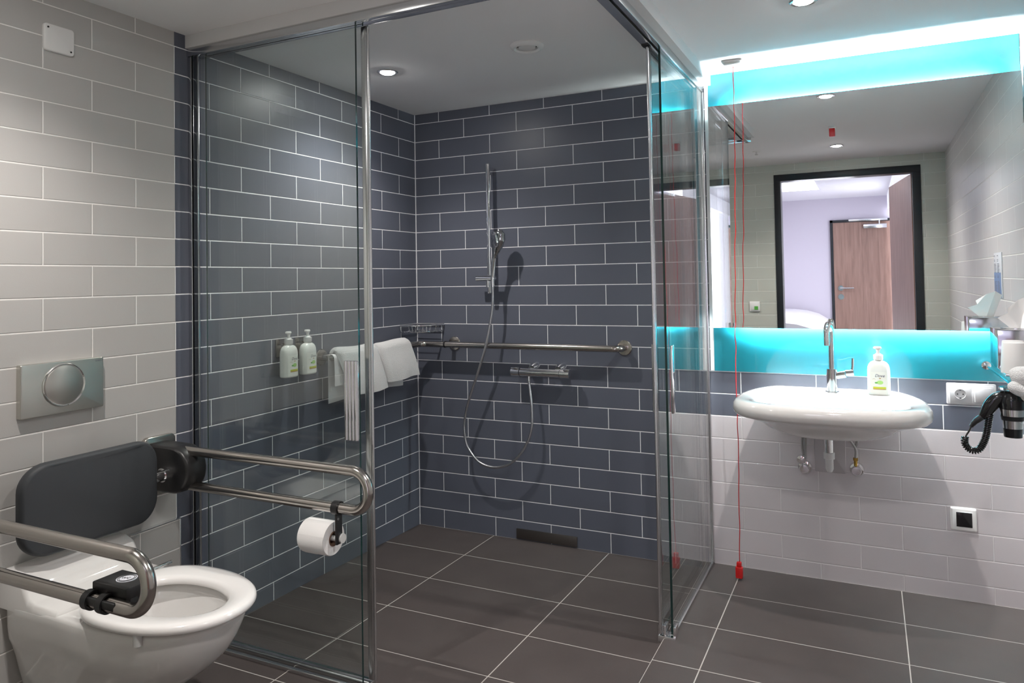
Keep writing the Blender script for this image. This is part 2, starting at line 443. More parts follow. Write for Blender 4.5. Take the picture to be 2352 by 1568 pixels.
part('mattress', lambda b: bx(b, .25, 1.80, -6.35, -4.75, .30, .72, .06, 4), M_['linen'], bed)
part('bed_base', lambda b: bx(b, .28, 1.77, -6.33, -4.78, .02, .30, .01), M_['wood'], bed)
def duvet(bm):
    ringsv = []
    for i in range(13):
        t = i/12; x = .22+1.62*t; h = .72+.145*(1-abs(2*t-1)**5)
        ringsv.append([(x, -6.33, .60), (x, -6.33, h), (x, -6.2, h+.02), (x, -5.8, h+.018*sin(5*t)), (x, -5.3, h+.01), (x, -4.85, h-.01), (x, -4.73, h-.06), (x, -4.72, .60)])
    ringloft(bm, ringsv)
dv = part('duvet', duvet, M_['linen'], bed, 60)

# ------------------------------------------------------------------ shower enclosure
enc = thing('shower_enclosure', 'corner shower enclosure of clear glass panels with chrome profiles', 'shower screen', (.78, -1.48, 0))
def glassbox(bm, x0, x1, y0, y1, z0, z1):
    r = bmesh.ops.create_cube(bm, size=1.0, matrix=Matrix.Translation(((x0+x1)/2, (y0+y1)/2, (z0+z1)/2)) @ Matrix.Diagonal((x1-x0, y1-y0, z1-z0, 1)))
    thin = 'x' if (x1-x0) < (y1-y0) else 'y'
    bm.normal_update()
    for f in bm.faces:
        n = f.normal; f.material_index = 0 if abs(getattr(n, thin)) > .5 else 1
GM = [M_['glass'], M_['glassedge']]
gz0, gz1 = .022, 2.150
part('fixed_panel', lambda b: glassbox(b, .018, .768, -1.503, -1.495, .012, gz1), GM, enc, label='clear fixed glass panel facing the toilet')
part('fixed_panel', lambda b: glassbox(b, 1.572, 1.580, -.762, -.016, .012, gz1), GM, enc, label='clear fixed glass panel beside the washbasin')
sd1 = part('sliding_door', lambda b: glassbox(b, .045, .768, -1.464, -1.458, gz0, gz1), GM, enc, label='sliding glass door pushed open behind the fixed panel on the toilet side')
sd2 = part('sliding_door', lambda b: glassbox(b, 1.537, 1.543, -.770, -.045, gz0, gz1), GM, enc, label='sliding glass door pushed open against the fixed panel on the washbasin side')
part('edge_seal', lambda b: (bx(b, .764, .786, -1.468, -1.454, gz0, gz1-.01, .003), cyl(b, (.789, -1.461, gz0), (.789, -1.461, gz1-.01), .005, seg=10)), M_['alu'], sd1)
part('edge_seal', lambda b: (bx(b, 1.533, 1.547, -.788, -.768, gz0, gz1-.01, .003), cyl(b, (1.540, -.791, gz0), (1.540, -.791, gz1-.01), .005, seg=10)), M_['alu'], sd2)
def handle1(b):
    for k in range(4): cyl(b, (.725+.013*k, -1.512, .795), (.725+.013*k, -1.512, 1.047), .0075, seg=14)
    bx(b, .72, .77, -1.512, -1.503, .797, 1.045, .002)
part('handle', handle1, M_['chrome'], sd1)
def handle2(b):
    for k in range(3): cyl(b, (1.526, -.752+.012*k, .805), (1.526, -.752+.012*k, 1.052), .0065, seg=14)
    bx(b, 1.526, 1.537, -.757, -.722, .807, 1.05, .002)
part('handle', handle2, M_['chrome'], sd2)
part('handle', lambda b: (bx(b, 1.586, 1.596, -.745, -.715, .80, 1.048, .003)), M_['chrome'], sd2)
part('top_rail', lambda b: (bx(b, .0, 1.60, -1.510, -1.490, 2.142, BZ, .001), bx(b, 0, 1.58, -1.478, -1.440, 2.150, BZ, .001)), M_['alu'], enc)
part('top_rail', lambda b: (bx(b, 1.567, 1.585, -1.51, 0, 2.142, BZ, .001), bx(b, 1.519, 1.551, -1.478, 0, 2.150, BZ, .001)), M_['alu'], enc)
part('rail_gap', lambda b: (bx(b, .002, 1.567, -1.489, -1.479, 2.155, BZ), bx(b, 1.552, 1.566, -1.489, -.002, 2.155, BZ)), M_['gap_shade'], enc)
part('roller_block', lambda b: bx(b, 1.519, 1.548, -.80, -.765, 2.146, 2.166, .002), M_['black'], enc)
part('wall_profile', lambda b: (bx(b, 0, .018, -1.505, -1.493, 0, 2.142, .002), bx(b, 0, .020, -1.479, -1.469, 0, 2.150, .002)), M_['alu'], enc)
part('wall_profile', lambda b: (bx(b, 1.566, 1.586, -.022, 0, 0, 2.142, .002), bx(b, 1.532, 1.548, -.020, 0, -.028, 2.150, .002)), M_['alu'], enc)
part('floor_track', lambda b: (bx(b, .0, .752, -1.507, -1.492, 0, .013, .002), bx(b, .0, .775, -1.473, -1.440, -.001, .015, .004)), M_['alu'], enc)
part('floor_track', lambda b: (bx(b, 1.568, 1.584, -.762, 0, 0, .013, .002)), M_['alu'], enc)
part('floor_guide', lambda b: (bx(b, 1.528, 1.534, -.775, -.735, -.014, .042, .002), bx(b, 1.546, 1.557, -.775, -.735, -.014, .045, .002), bx(b, 1.582, 1.592, -.775, -.735, 0, .045, .002), bx(b, 1.528, 1.592, -.782, -.735, -.014, .010, .002)), M_['chrome'], enc)

# ------------------------------------------------------------------ ceiling fittings
def downlight(loc, label, first=None):
    if first: return copy_tree(first, loc, label, 'recessed ceiling downlights')
    t = thing('downlight', label, 'ceiling light', loc, 'recessed ceiling downlights')
    part('trim_ring', lambda b: lathe(b, [(.046, 0), (.046, -.003), (.042, -.006), (.033, -.004), (.032, 0)], loc), M_['alu'], t)
    part('lens', lambda b: lathe(b, [(.031, 0), (.031, -.004), (.027, -.008), (.016, -.0105), (.0, -.011)], loc), M_['lens'], t)
    return t
dl = downlight((.369, -.766, HC), 'round downlight glowing in the shower ceiling')
downlight((2.073, -.775, HC), 'bright round downlight in the ceiling above the washbasin', dl)
downlight((2.066, -2.40, HC), 'bright round downlight seen in the mirror nearest the doorway', dl)
downlight((.55, -2.40, HC), 'round downlight in the ceiling above the toilet', dl)
vt = thing('ceiling_vent', 'round white ventilation disc in the shower ceiling', 'vent', (1.06, -.80, HC))
part('vent_ring', lambda b: lathe(b, [(.066, 0), (.067, -.005), (.061, -.014), (.052, -.017), (.043, -.012), (.042, 0)], (1.06, -.80, HC), seg=56, closed=True), M_['wplastic'], vt)
part('vent_gap', lambda b: lathe(b, [(.044, -.0005), (.044, -.002), (.0, -.002)], (1.06, -.80, HC), seg=40), M_['gap_shade'], vt)  # dark disc painted in as the shade between ring and disc
part('vent_disc', lambda b: lathe(b, [(.024, -.002), (.034, -.004), (.034, -.011), (.0, -.013)], (1.06, -.80, HC), seg=48), M_['wplastic'], vt)
al = thing('alarm_lamp', 'small red alarm box on the ceiling seen in the mirror', 'alarm', (2.066, -1.66, HC))
part('alarm_base', lambda b: bx(b, 2.045, 2.087, -1.68, -1.64, HC-.012, HC, .003), M_['wplastic'], al)
part('red_lens', lambda b: bx(b, 2.049, 2.083, -1.677, -1.643, HC-.062, HC-.012, .004), M_['red'], al)
spk = thing('sprinkler', 'tiny sprinkler head on the ceiling reflected in the mirror', 'sprinkler', (1.52, -2.36, HC))
part('cover_ring', lambda b: lathe(b, [(.028, 0), (.026, -.003), (.0, -.004)], (1.52, -2.36, HC)), M_['wplastic'], spk)
part('nozzle', lambda b: (cyl(b, (1.52, -2.36, HC-.003), (1.52, -2.36, HC-.022), .006), cyl(b, (1.52, -2.36, HC-.022), (1.52, -2.36, HC-.025), .012)), M_['chrome'], spk)
# alarm pull cord
pc = thing('pull_cord', 'red emergency pull cord hanging from the ceiling beside the mirror', 'alarm cord', (1.745, -.165, HC))
part('ceiling_box', lambda b: (bx(b, 1.703, 1.787, -.207, -.123, HC-.010, HC, .003), bx(b, 1.709, 1.781, -.201, -.129, HC-.020, HC-.009, .006, 3)), M_['wplastic'], pc)
rng = random.Random(7); cp = []
for i in range(40):
    t = i/39; cp.append((1.745-.030*t+rng.uniform(-.0022, .0022)+.004*sin(t*9), -.165+.02*t, HC-.02-(HC-.02-.062)*t))
part('cord', lambda b: tube(b, crom(cp, 4), .0018, 8), M_['red'], pc)
part('cord_handle', lambda b: (bx(b, 1.705, 1.725, -.155, -.135, .055, .075, .003), bx(b, 1.7005, 1.7295, -.158, -.132, .008, .056, .004)), M_['red'], pc)

# ------------------------------------------------------------------ left wall fittings over the toilet
YC = -1.985
cpw = thing('cover_plate', 'blank white square cover plate high on the light tiled wall', 'cover plate', (0, -1.985, 2.066))
pl = part('plate', lambda b: plate(b, rrect(-2.033, -1.938, 2.024, 2.108, .010), 'x', 0, .010, .004), M_['wplastic'], cpw)
part('screw', lambda b: cyl(b, (.009, -2.021, 2.096), (.0115, -2.021, 2.096), .0028, seg=12), M_['black'], pl)
part('screw', lambda b: cyl(b, (.009, -1.950, 2.036), (.0115, -1.950, 2.036), .0028, seg=12), M_['black'], pl)
fp = thing('flush_plate', 'rectangular brushed steel flush plate with a big round button', 'flush plate', (0, -1.98, .995))
part('plate', lambda b: plate(b, rrect(-2.108, -1.851, .915, 1.073, .004), 'x', .0, .020, .003), M_['satin'], fp)
fb = part('button_ring', lambda b: lathe(b, [(.061, .018), (.066, .022), (.064, .0255), (.0605, .022)], (0, -1.980, 1.001), 'x', 64), M_['chrome'], fp)
part('flush_button', lambda b: lathe(b, [(.0595, .018), (.0595, .0235), (.057, .025), (.0, .025)], (0, -1.980, 1.001), 'x', 64), M_['satin'], fp)
part('lettering', lambda b: text_bm(b, 'GEBERIT', .0075, (.0205, -1.866, 1.061), (0, 1, 0), (0, 0, 1)), M_['grey_ink'], fp)

# folding grab rails
def grab_rail(y, zt, zb, xe, label):
    t = thing('folding_grab_rail', label, 'grab rail', (0, y, zb))
    path = arc_path([(.13, y, zt), (xe, y, zt), (xe, y, zb), (.13, y, zb)], (zt-zb)/2-.0005, 14)
    part('rail_loop', lambda b: tube(b, path, .0158, 24), M_['steel'], t)
    def brk(b):
        zc = (zt+zb)/2
        plate(b, rrect(y-.062, y+.062, zc-.105, zc+.098, .018), 'x', 0, .016, .004)
    wb = part('wall_bracket', brk, M_['steel'], t)
    def hub(b):
        zc = (zt+zb)/2; rings = []
        for (yy, s) in ((y-.046, .90), (y-.041, .97), (y-.036, 1.0), (y+.026, 1.0), (y+.034, .97), (y+.040, .90)):
            ring = []
            for (px, pz) in ([(.004, zc-.082), (.004, zc+.078)] + [(.125+.078*sin(R(a)), zc-.002+.078*cos(R(a))) for a in range(0, 181, 12)]):
                ring.append((.10+(px-.10)*s, yy, zc+(pz-zc)*s))
            rings.append(ring)
        ringloft(b, rings)
    part('hinge_housing', hub, M_['black'], t)
    return t
gr1 = grab_rail(-1.64, .738, .622, .905, 'looped steel folding grab rail on the shower side of the toilet')
gr2 = grab_rail(-2.335, .722, .605, .860, 'looped steel folding grab rail on the near side of the toilet')
# toilet roll holder and roll on the far rail
rx = .795
rh = thing('toilet_roll_holder', 'black toilet roll bracket clamped under the far grab rail', 'roll holder', (rx, -1.64, .53))
def clampring(b, x, y, z, w=.022, r=.0205):
    lathe(b, [(r-.004, -w/2), (r, -w/2), (r, w/2), (r-.004, w/2)], (x, y, z), 'x', 28, closed=True)
part('clamp', lambda b: clampring(b, rx-.006, -1.64, .622), M_['black'], rh)
part('arm', lambda b: bx(b, rx-.005, rx+.003, -1.654, -1.628, .515, .606, .002), M_['black'], rh)
part('spindle', lambda b: (cyl(b, (rx+.002, -1.641, .53), (rx-.125, -1.641, .53), .008), cyl(b, (rx+.003, -1.632, .53), (rx+.009, -1.632, .53), .014)), M_['gplastic'], rh)
part('screw', lambda b: cyl(b, (rx+.002, -1.648, .592), (rx+.0045, -1.648, .592), .004, seg=12), M_['alu'], rh)
tr = thing('toilet_roll', 'white toilet roll with a loose folded end on the black bracket', 'toilet roll', (rx-.065, -1.641, .53))
def roll(b):
    x0, x1, c = rx-.120, rx-.020, (0, -1.641, .529)
    lathe(b, [(.0215, x0), (.0485, x0), (.0505, x0+.004), (.0505, x1-.004), (.0485, x1), (.0215, x1)], c, 'x', 56, closed=True)
part('paper', roll, M_['paper'], tr)
def flap(b):
    pts = []
    y0, z0, r = -1.641, .529, .0515
    rows = []
    for i in range(9):
        a = R(70+i*14); rows.append((a, i/8))
    prev = None
    for a, t in rows:
        yy, zz = y0 - r*sin(a-pi/2+pi/2)*1, z0 + r*cos(a)
        xa, xb = rx-.110+.0*t, rx-.02-.085*max(0, t-.45)/.55
        cur = (b.verts.new((xa, yy, zz)), b.verts.new((xb, yy, zz)))
        if prev: b.faces.new((prev[0], prev[1], cur[1], cur[0]))
        prev = cur
part('loose_end', flap, M_['paper'], tr)
part('core', lambda b: lathe(b, [(.0195, rx-.121), (.0215, rx-.121), (.0215, rx-.0175), (.0195, rx-.0175)], (0, -1.641, .528), 'x', 40, closed=True), M_['card'], tr)
# black control on the near rail
rc = thing('remote_flush_control', 'black control box with round white button clamped on the near grab rail', 'flush control', (.70, -2.335, .605))
part('clamp', lambda b: clampring(b, .672, -2.335, .605, .018, .0215), M_['black'], rc)
part('clamp', lambda b: clampring(b, .722, -2.335, .605, .018, .0215), M_['black'], rc)
part('housing', lambda b: (bx(b, .660, .775, -2.325, -2.250, .612, .640, .004), bx(b, .665, .77, -2.352, -2.272, .600, .618, .004), bx(b, .66, .775, -2.315, -2.295, .585, .62, .003)), M_['black'], rc)
part('button', lambda b: lathe(b, [(.022, .640), (.022, .6415), (.0, .6415)], (.722, -2.284, 0)), M_['cardw'], rc)
part('button_rings', lambda b: (lathe(b, [(.0185, .6416), (.0198, .6416), (.0198, .6422), (.0185, .6422)], (.722, -2.284, 0), closed=True), lathe(b, [(.0155, .6416), (.0165, .6416), (.0165, .6422), (.0155, .6422)], (.722, -2.284, 0), closed=True),
     text_bm(b, 'WC', .013, (.722, -2.289, .6424), (.9, .3, 0), (-.3, .9, 0))), M_['black'], rc)

# backrest between the rails
br = thing('toilet_back_support', 'charcoal padded back support with rounded corners above the toilet', 'back support', (.13, -1.965, .66))
def pad(b):
    ol = rrect(-2.160, -1.727, .533, .797, .075, 9)
    cy, cz = -1.9375, .667
    rings = []
    for (v, s) in ((.092, .93), (.094, .97), (.102, .995), (.112, 1.0), (.122, .995), (.130, .975), (.133, .94)):
        rings.append([(v - .014*(((p[0]-cy)/.21)**2) + 0, cy+(p[0]-cy)*(1-(1-s)*.8), cz+(p[1]-cz)*s) for p in ol])
    ringloft(b, rings)
part('pad', pad, M_['pad'], br, 60)
part('support_bar', lambda b: (cyl(b, (.098, -2.13, .664), (.098, -1.688, .664), .0195), cyl(b, (.098, -1.700, .664), (.098, -1.686, .664), .0235)), M_['chrome'], br)

# ------------------------------------------------------------------ toilet
wc = thing('toilet', 'white wall-hung accessible toilet under the steel flush plate', 'toilet', (0, YC, .1))
NT = 72
def egg(cx, w, xr, xf, nr=5.0, nf=2.25, yc=YC):
    out = []
    for k in range(NT):
        a = 2*pi*k/NT; ca, sa = cos(a), sin(a); n = nf if ca > 0 else nr; ext = (xf-cx) if ca > 0 else (cx-xr)
        x = cx + ext*math.copysign(abs(ca)**(2/n), ca); y = yc + w*math.copysign(abs(sa)**(2/n), sa)
        out.append((x, y))
    return out
def bowl(b):
    rings = []
    for (z, w, xf, cx) in ((.095, .075, .30, .18), (.10, .088, .33, .19), (.13, .110, .395, .20), (.17, .128, .465, .23), (.215, .140, .540, .27), (.26, .152, .605, .32), (.295, .164, .645, .36), (.315, .172, .662, .38), (.35, .176, .685, .41), (.39, .178, .704, .43), (.408, .178, .708, .43), (.416, .175, .704, .43), (.418, .168, .697, .43)):
        rings.append([(x, y, z) for x, y in egg(cx, w, .017, xf, 14)])
    # inner rim and bowl
    for (z, w, xr, xf, cx) in ((.416, .128, .315, .675, .47), (.405, .120, .325, .666, .47), (.36, .112, .345, .635, .47), (.30, .095, .37, .560, .46), (.25, .070, .39, .50, .45), (.235, .045, .40, .47, .44)):
        rings.append([(x, y, z) for x, y in egg(cx, w, xr, xf, 2.2, 2.2)])
    ringloft(b, rings)
part('bowl', bowl, M_['ceramic'], wc, 70)
def deck(b):
    # raised ceramic shoulder between wall and seat
    prof = [(.017, .40), (.017, .500), (.030, .508), (.080, .506), (.108, .494), (.126, .466), (.140, .442), (.165, .432), (.262, .428), (.268, .420), (.268, .40)]
    rings = []
    W = .177
    for (s, dz) in ((-1.0, -.02), (-.975, -.006), (-.93, 0), (-.5, .0), (0, 0), (.5, 0), (.93, 0), (.975, -.006), (1.0, -.02)):
        ring = []
        for (x, z) in prof:
            zz = z + (dz if z > .41 else 0); ring.append((x, YC+W*s, max(zz, .398)))
        rings.append(ring)
    ringloft(b, rings)
part('shoulder', deck, M_['ceramic'], wc, 60)
def seat(b):
    rings = []
    o = dict(cx=.475, w=.190, xr=.278, xf=.742, nr=2.6, nf=2.15)
    i = dict(cx=.50, w=.108, xr=.350, xf=.668, nr=2.2, nf=2.1)
    def ring(d, s, z, dip=0):
        r = []
        for x, y in egg(d['cx'], d['w']*s, d['cx']-(d['cx']-d['xr'])*s, d['cx']+(d['xf']-d['cx'])*s, d['nr'], d['nf']):
            r.append((x, y, z))
        return r
    for (d, s, z) in ((o, .965, .428), (o, .99, .431), (o, 1.0, .438), (o, .992, .446), (o, .965, .451), (o, .90, .453), (i, 1.16, .451), (i, 1.05, .446), (i, 1.0, .438), (i, 1.0, .430), (i, 1.05, .426)):
        rings.append(ring(d, s, z))
    ringloft(b, rings, closed=True)
part('seat', seat, M_['seat'], wc, 60)
part('seat_buffer', lambda b: cyl(b, (.575, -2.148, .400), (.575, -2.148, .431), .011), M_['gplastic'], wc)
part('seat_buffer', lambda b: cyl(b, (.575, -1.825, .400), (.575, -1.825, .431), .011), M_['gplastic'], wc)
part('hinge_rod', lambda b: cyl(b, (.285, -2.10, .447), (.285, -1.815, .447), .005), M_['chrome'], wc)
part('water', lambda b: b.faces.new([b.verts.new((x, y, .262)) for x, y in egg(.45, .073, .385, .515, 2.2, 2.2)]), mat('bowl_water', (.42, .40, .38), .05), wc)

# ------------------------------------------------------------------ soap bottles
def make_bottle(loc, facing, label):
    """facing: unit vector (x, y) the label looks towards"""
    f = Vector((facing[0], facing[1], 0)).normalized(); r = Vector((-f.y, f.x, 0))
    L0 = Vector(loc)
    t = thing('soap_bottle', label, 'soap bottle', loc)
    HW, HD = .0415, .027
    def ring(s, z, q=1.0):
        out = []
        for k in range(44):
            a = 2*pi*k/44; u = HW*s*math.copysign(abs(cos(a))**(2/2.6), cos(a)); v = HD*s*q*math.copysign(abs(sin(a))**(2/2.6), sin(a))
            out.append(L0 + r*u + f*v + Vector((0, 0, z)))
        return out
    prof = [(.90, 0), (.97, .002), (1.0, .007), (1.0, .085), (.99, .098), (.955, .110), (.87, .120), (.72, .128), (.52, .133), (.36, .136), (.34, .142)]
    body = part('body', lambda b: ringloft(b, [ring(s, z) for s, z in prof]), M_['bottle'], t, 60)
    def circ(rad, z, off=0): return [L0 + r*(rad*cos(2*pi*k/28)) + f*(rad*sin(2*pi*k/28)) + Vector((0, 0, z)) for k in range(28)]
    part('collar', lambda b: ringloft(b, [circ(.0165, .138), (circ(.0175, .140)), circ(.0175, .158), circ(.012, .160), circ(.010, .163)]), M_['wplastic'], t)
    def pump(b):
        ringloft(b, [circ(.0065, .160), circ(.006, .172), circ(.0085, .181)])
        rings = []
        for (s, dz) in ((.6, .181), (1.0, .183), (1.0, .188), (.8, .191)):
            rings.append([L0 + r*(.0155*s*cos(2*pi*k/24)-.002) + f*(.010*s*sin(2*pi*k/24)) + Vector((0, 0, dz)) for k in range(24)])
        ringloft(b, rings)
    part('pump', pump, M_['wplastic'], t)
    def surf(off=.0004):
        def fn(u, v):   # u, v: metres on the label (v above base)
            q = min(abs(u)/HW, .98); d = HD*(1-q**2.6)**(1/2.6)
            return L0 + r*u + f*(d+off) + Vector((0, 0, v))
        return fn
    def patch(b, u0, u1, v0, v1, off):
        S = surf(off); n = 10; a = [[b.verts.new(S(u0+(u1-u0)*i/n, v)) for i in range(n+1)] for v in (v0, v1)]
        for i in range(n): b.faces.new((a[0][i], a[0][i+1], a[1][i+1], a[1][i]))
    lab = part('label', lambda b: patch(b, -.030, .030, .006, .092, .0003), M_['label'], t)
    S2 = surf(.0008)
    part('lettering', lambda b: text_bm(b, 'Dove', .0160, (0, 0, 0), (1, 0, 0), (0, 1, 0), depth_fn=lambda x, y: S2(x+.004, y+.0725), shear=.35), M_['ink'], lab)
    def disc(b, cu, cv, ru, rv, off, n=24): b.faces.new([b.verts.new(surf(off)(cu+ru*cos(2*pi*k/n), cv+rv*sin(2*pi*k/n))) for k in range(n)])
    part('dove_mark', lambda b: (disc(b, .005, .067, .004, .0016, .0008), disc(b, .0072, .0682, .0018, .001, .0009)), M_['gold'], lab)
    part('cucumber_slice', lambda b: disc(b, .005, .051, .0115, .0078, .0008), M_['lgreen'], lab)
    part('leaf', lambda b: disc(b, -.0085, .0495, .0055, .0030, .0009, 10), M_['green'], lab)
    part('lime_band', lambda b: patch(b, -.020, .026, .027, .0335, .0007), M_['yellow'], lab)
    part('gold_band', lambda b: patch(b, -.020, .026, .0225, .027, .0007), M_['gold'], lab)
    part('seal_mark', lambda b: [patch(b, -.021+.001*k, -.020+.001*k, .0625+.0025*sin(pi*k/9), .0636+.0025*sin(pi*k/9), .0007) for k in range(10)], M_['gold'], lab)
    return t
# basin bottle faces the camera
make_bottle((2.272, -.115, .8135), (-.05, -1), 'white pump soap bottle standing on the back rim of the washbasin')
make_bottle((.046, -1.043, .906), (1, .02), 'white pump soap bottle on the shower wall, farther from the towels')
make_bottle((.046, -.928, .906), (1, .02), 'white pump soap bottle on the shower wall, next to the grab bar end')
def bottle_holder(y, label):
    t = thing('bottle_holder', label, 'bottle holder', (0, y, 1.03))
    part('back_plate', lambda b: bx(b, 0, .006, y-.030, y+.030, .99, 1.064, .002), M_['steel'], t)
    part('neck_clip', lambda b: (bx(b, .004, .030, y-.022, y-.0185, 1.040, 1.046), bx(b, .004, .030, y+.0185, y+.022, 1.040, 1.046), bx(b, .004, .010, y-.022, y+.022, 1.040, 1.046)), M_['steel'], t)
bottle_holder(-1.043, 'steel wall clip behind the soap bottle farther from the towels')
bottle_holder(-.928, 'steel wall clip behind the soap bottle next to the grab bar')

# ------------------------------------------------------------------ corner grab bar
ZG = .962
gb = thing('corner_grab_bar', 'long steel grab bar running round the shower corner', 'grab bar', (.07, -.07, ZG))
path = arc_path([(0.0, -.790, ZG), (.072, -.790, ZG), (.072, -.072, ZG), (1.182, -.072, ZG), (1.182, 0, ZG)], .045, 10)
part('bar', lambda b: tube(b, path, .0160, 24), M_['steel'], gb)
part('flange', lambda b: lathe(b, [(.037, 0), (.037, .004), (.034, .007), (.016, .008)], (0, -.790, ZG), 'x', 40), M_['steel'], gb)
for fx in (.238, 1.182):
    part('flange', lambda b: lathe(b, [(.037, 0), (.037, -.004), (.034, -.007), (.016, -.008)], (fx, 0, ZG), 'y', 40), M_['steel'], gb)
part('wall_stub', lambda b: cyl(b, (.238, 0, ZG), (.238, -.072, ZG), .012), M_['steel'], gb)
part('joint_ring', lambda b: lathe(b, [(.0165, -.004), (.0178, -.004), (.0178, .004), (.0165, .004)], (.222, -.072, ZG), 'x', 32), M_['black'], gb)

# towels over the bar
def cloth(bm, y0, y1, zf, zb, x=.072, rt=.021, th=.006, waves=0.0, seed=1, skew=0.0, spread=.03):
    """folded towel draped over the bar (bar along y)"""
    rg = random.Random(seed); n = 22; prof = []
    def pr(t, off):
        # cross-section: back bottom -> over -> front bottom
        pts = []
        for k in range(8): z = zb+(ZG-zb)*k/8; pts.append((x-rt-off*.6-.001*k*0, z))
        for k in range(13): a = pi-pi*k/12; pts.append((x+(rt+off)*cos(a), ZG+(rt+off)*sin(a)))
        for k in range(1, 10):
            q = k/9; pts.append((x+rt+off+spread*sin(q*pi*.5)*.9, ZG+(zf-ZG)*q))
        return pts
    outer, inner = [], []
    for i in range(n+1):
        t = i/n; y = y0+(y1-y0)*t
        edge = min(t, 1-t); e = max(0, 1-edge/.06)
        o = pr(t, th*(1-.55*e*e)); inn = pr(t, 0)
        wob = waves*sin(t*9+seed)
        outer.append([(px+wob*(1 if j > 12 else .3)*max(0, (ZG-pz))/.18, y+skew*(ZG-pz)*(1 if j > 14 else -.2), pz+.004*sin(t*5+seed)) for j, (px, pz) in enumerate(o)])
        inner.append([(px+wob*(1 if j > 12 else .3)*max(0, (ZG-pz))/.18, y+skew*(ZG-pz)*(1 if j > 14 else -.2), pz+.004*sin(t*5+seed)+(.006 if j in (0, len(inn)-1) else 0)) for j, (px, pz) in enumerate(inn)])
    rings = [o+list(reversed(i)) for o, i in zip(outer, inner)]
    ringloft(bm, rings)
def towel_obj(label, group, specs, loc):
    t = thing('towel', label, 'towel', loc, 'white towels on the grab bar')
    for nm, mt, a in specs:
        part(nm, lambda b: cloth(b, **a), mt, t, 60)
    return t
towel_obj('thick white folded towel on the corner grab bar, left one', None, [
    ('folded_cloth', M_['towel'], dict(y0=-.785, y1=-.500, zf=.785, zb=.800, th=.025, rt=.018, waves=.006, seed=2, skew=.28, spread=.028)),
    ('under_layer', M_['towel_thin'], dict(y0=-.806, y1=-.470, zf=.84, zb=.760, th=.004, rt=.0165, waves=.003, seed=5, spread=.004))], (.072, -.63, ZG))
towel_obj('thick white folded towel on the corner grab bar, nearest the corner', None, [
    ('folded_cloth', M_['towel'], dict(y0=-.478, y1=-.215, zf=.812, zb=.82, th=.025, rt=.018, waves=.007, seed=4, skew=.20, spread=.03)),
    ('under_layer', M_['towel_thin'], dict(y0=-.466, y1=-.225, zf=.86, zb=.764, th=.004, rt=.0165, waves=.003, seed=6, spread=.004))], (.072, -.33, ZG))

# corner basket
bk = thing('corner_basket', 'chrome wire corner basket above the grab bar in the shower', 'basket', (.09, -.09, 1.02))
def cpt(t, z, o=0):
    # front curve of the quarter basket from left wall to back wall
    a = pi/2*t; rr = .178-o
    return (max(.006, rr*sin(a)**1.0), -max(.006, rr*cos(a)), z)
def bcurve(z, o=0): return [(.008, -(.176-o), z), (.06, -(.174-o), z)] + [(.06+(.114-o)*sin(R(a)), -.06-(.114-o)*cos(R(a)), z) for a in range(0, 91, 10)] + [(.176-o, -.008, z)]
tz, bz = 1.064, 1.030
part('rim', lambda b: (tube(b, bcurve(tz), .0042, 10), tube(b, [(.008, -.176, tz), (.008, -.008, tz), (.176, -.008, tz)], .0042, 10)), M_['chrome'], bk)
part('lower_rim', lambda b: (tube(b, bcurve(bz, .008), .003, 8), tube(b, [(.008, -.168, bz), (.008, -.008, bz), (.168, -.008, bz)], .003, 8)), M_['chrome'], bk)
def wires(b):
    for k in range(7):
        q = .03+.022*k; m = min(.168, .168)
        yy = -q
        tube(b, [(.010, -q, bz), (min(.166, .06+math.sqrt(max(0, .106**2-max(0, q-.06)**2))), -q, bz)], .0016, 6)
    cv_ = bcurve(tz); cb_ = bcurve(bz, .008)
    for i in range(len(cv_)): tube(b, [cv_[i], cb_[i]], .0017, 6)
part('wires', wires, M_['chrome'], bk)

# ------------------------------------------------------------------ shower rail, hand shower, mixer
sr = thing('shower_rail', 'tall slim chrome shower slide rail on the dark tiled wall', 'shower rail', (.485, 0, 1.25))
part('rail', lambda b: (bx(b, .474, .496, -.066, -.050, 1.228, 1.902, .006, 3)), M_['chrome'], sr)
part('bracket', lambda b: bx(b, .476, .494, -.052, 0, 1.845, 1.885, .003), M_['chrome'], sr)
part('bracket', lambda b: bx(b, .476, .494, -.052, 0, 1.245, 1.285, .003), M_['chrome'], sr)
part('slider', lambda b: (cyl(b, (.420, -.075, 1.307), (.524, -.075, 1.307), .0155), cyl(b, (.485, -.074, 1.300), (.485, -.074, 1.262), .014, .010)), M_['chrome'], sr)
hs = thing('hand_shower', 'chrome hand shower tilted in the slider of the shower rail', 'hand shower', (.522, -.09, 1.31))
hp = crom([(.522, -.094, 1.262), (.523, -.095, 1.31), (.530, -.100, 1.36), (.540, -.108, 1.41)], 6)
part('handle', lambda b: tube(b, hp, [.0095+.0030*(i/len(hp)) for i in range(len(hp))], 20), M_['chrome'], hs)
M_['dchrome'] = mat('dark_chrome', (.50, .52, .54), .10, 1.0)
def head(b):
    P = crom([(.538, -.106, 1.400), (.545, -.110, 1.425), (.554, -.114, 1.450), (.563, -.117, 1.478), (.570, -.119, 1.505), (.575, -.120, 1.530), (.577, -.120, 1.549), (.5775, -.120, 1.556)], 5)
    kr = [.0122, .0150, .0235, .0345, .0395, .0340, .0190, .002]
    rr = []
    for i in range(len(P)):
        t = i/5; j = min(int(t), 6); q = t-j; q = q*q*(3-2*q); rr.append(kr[j]*(1-q)+kr[j+1]*q)
    tube(b, P, rr, 32, flat=.62)
hd_ = part('spray_head', head, M_['dchrome'], hs, 70)
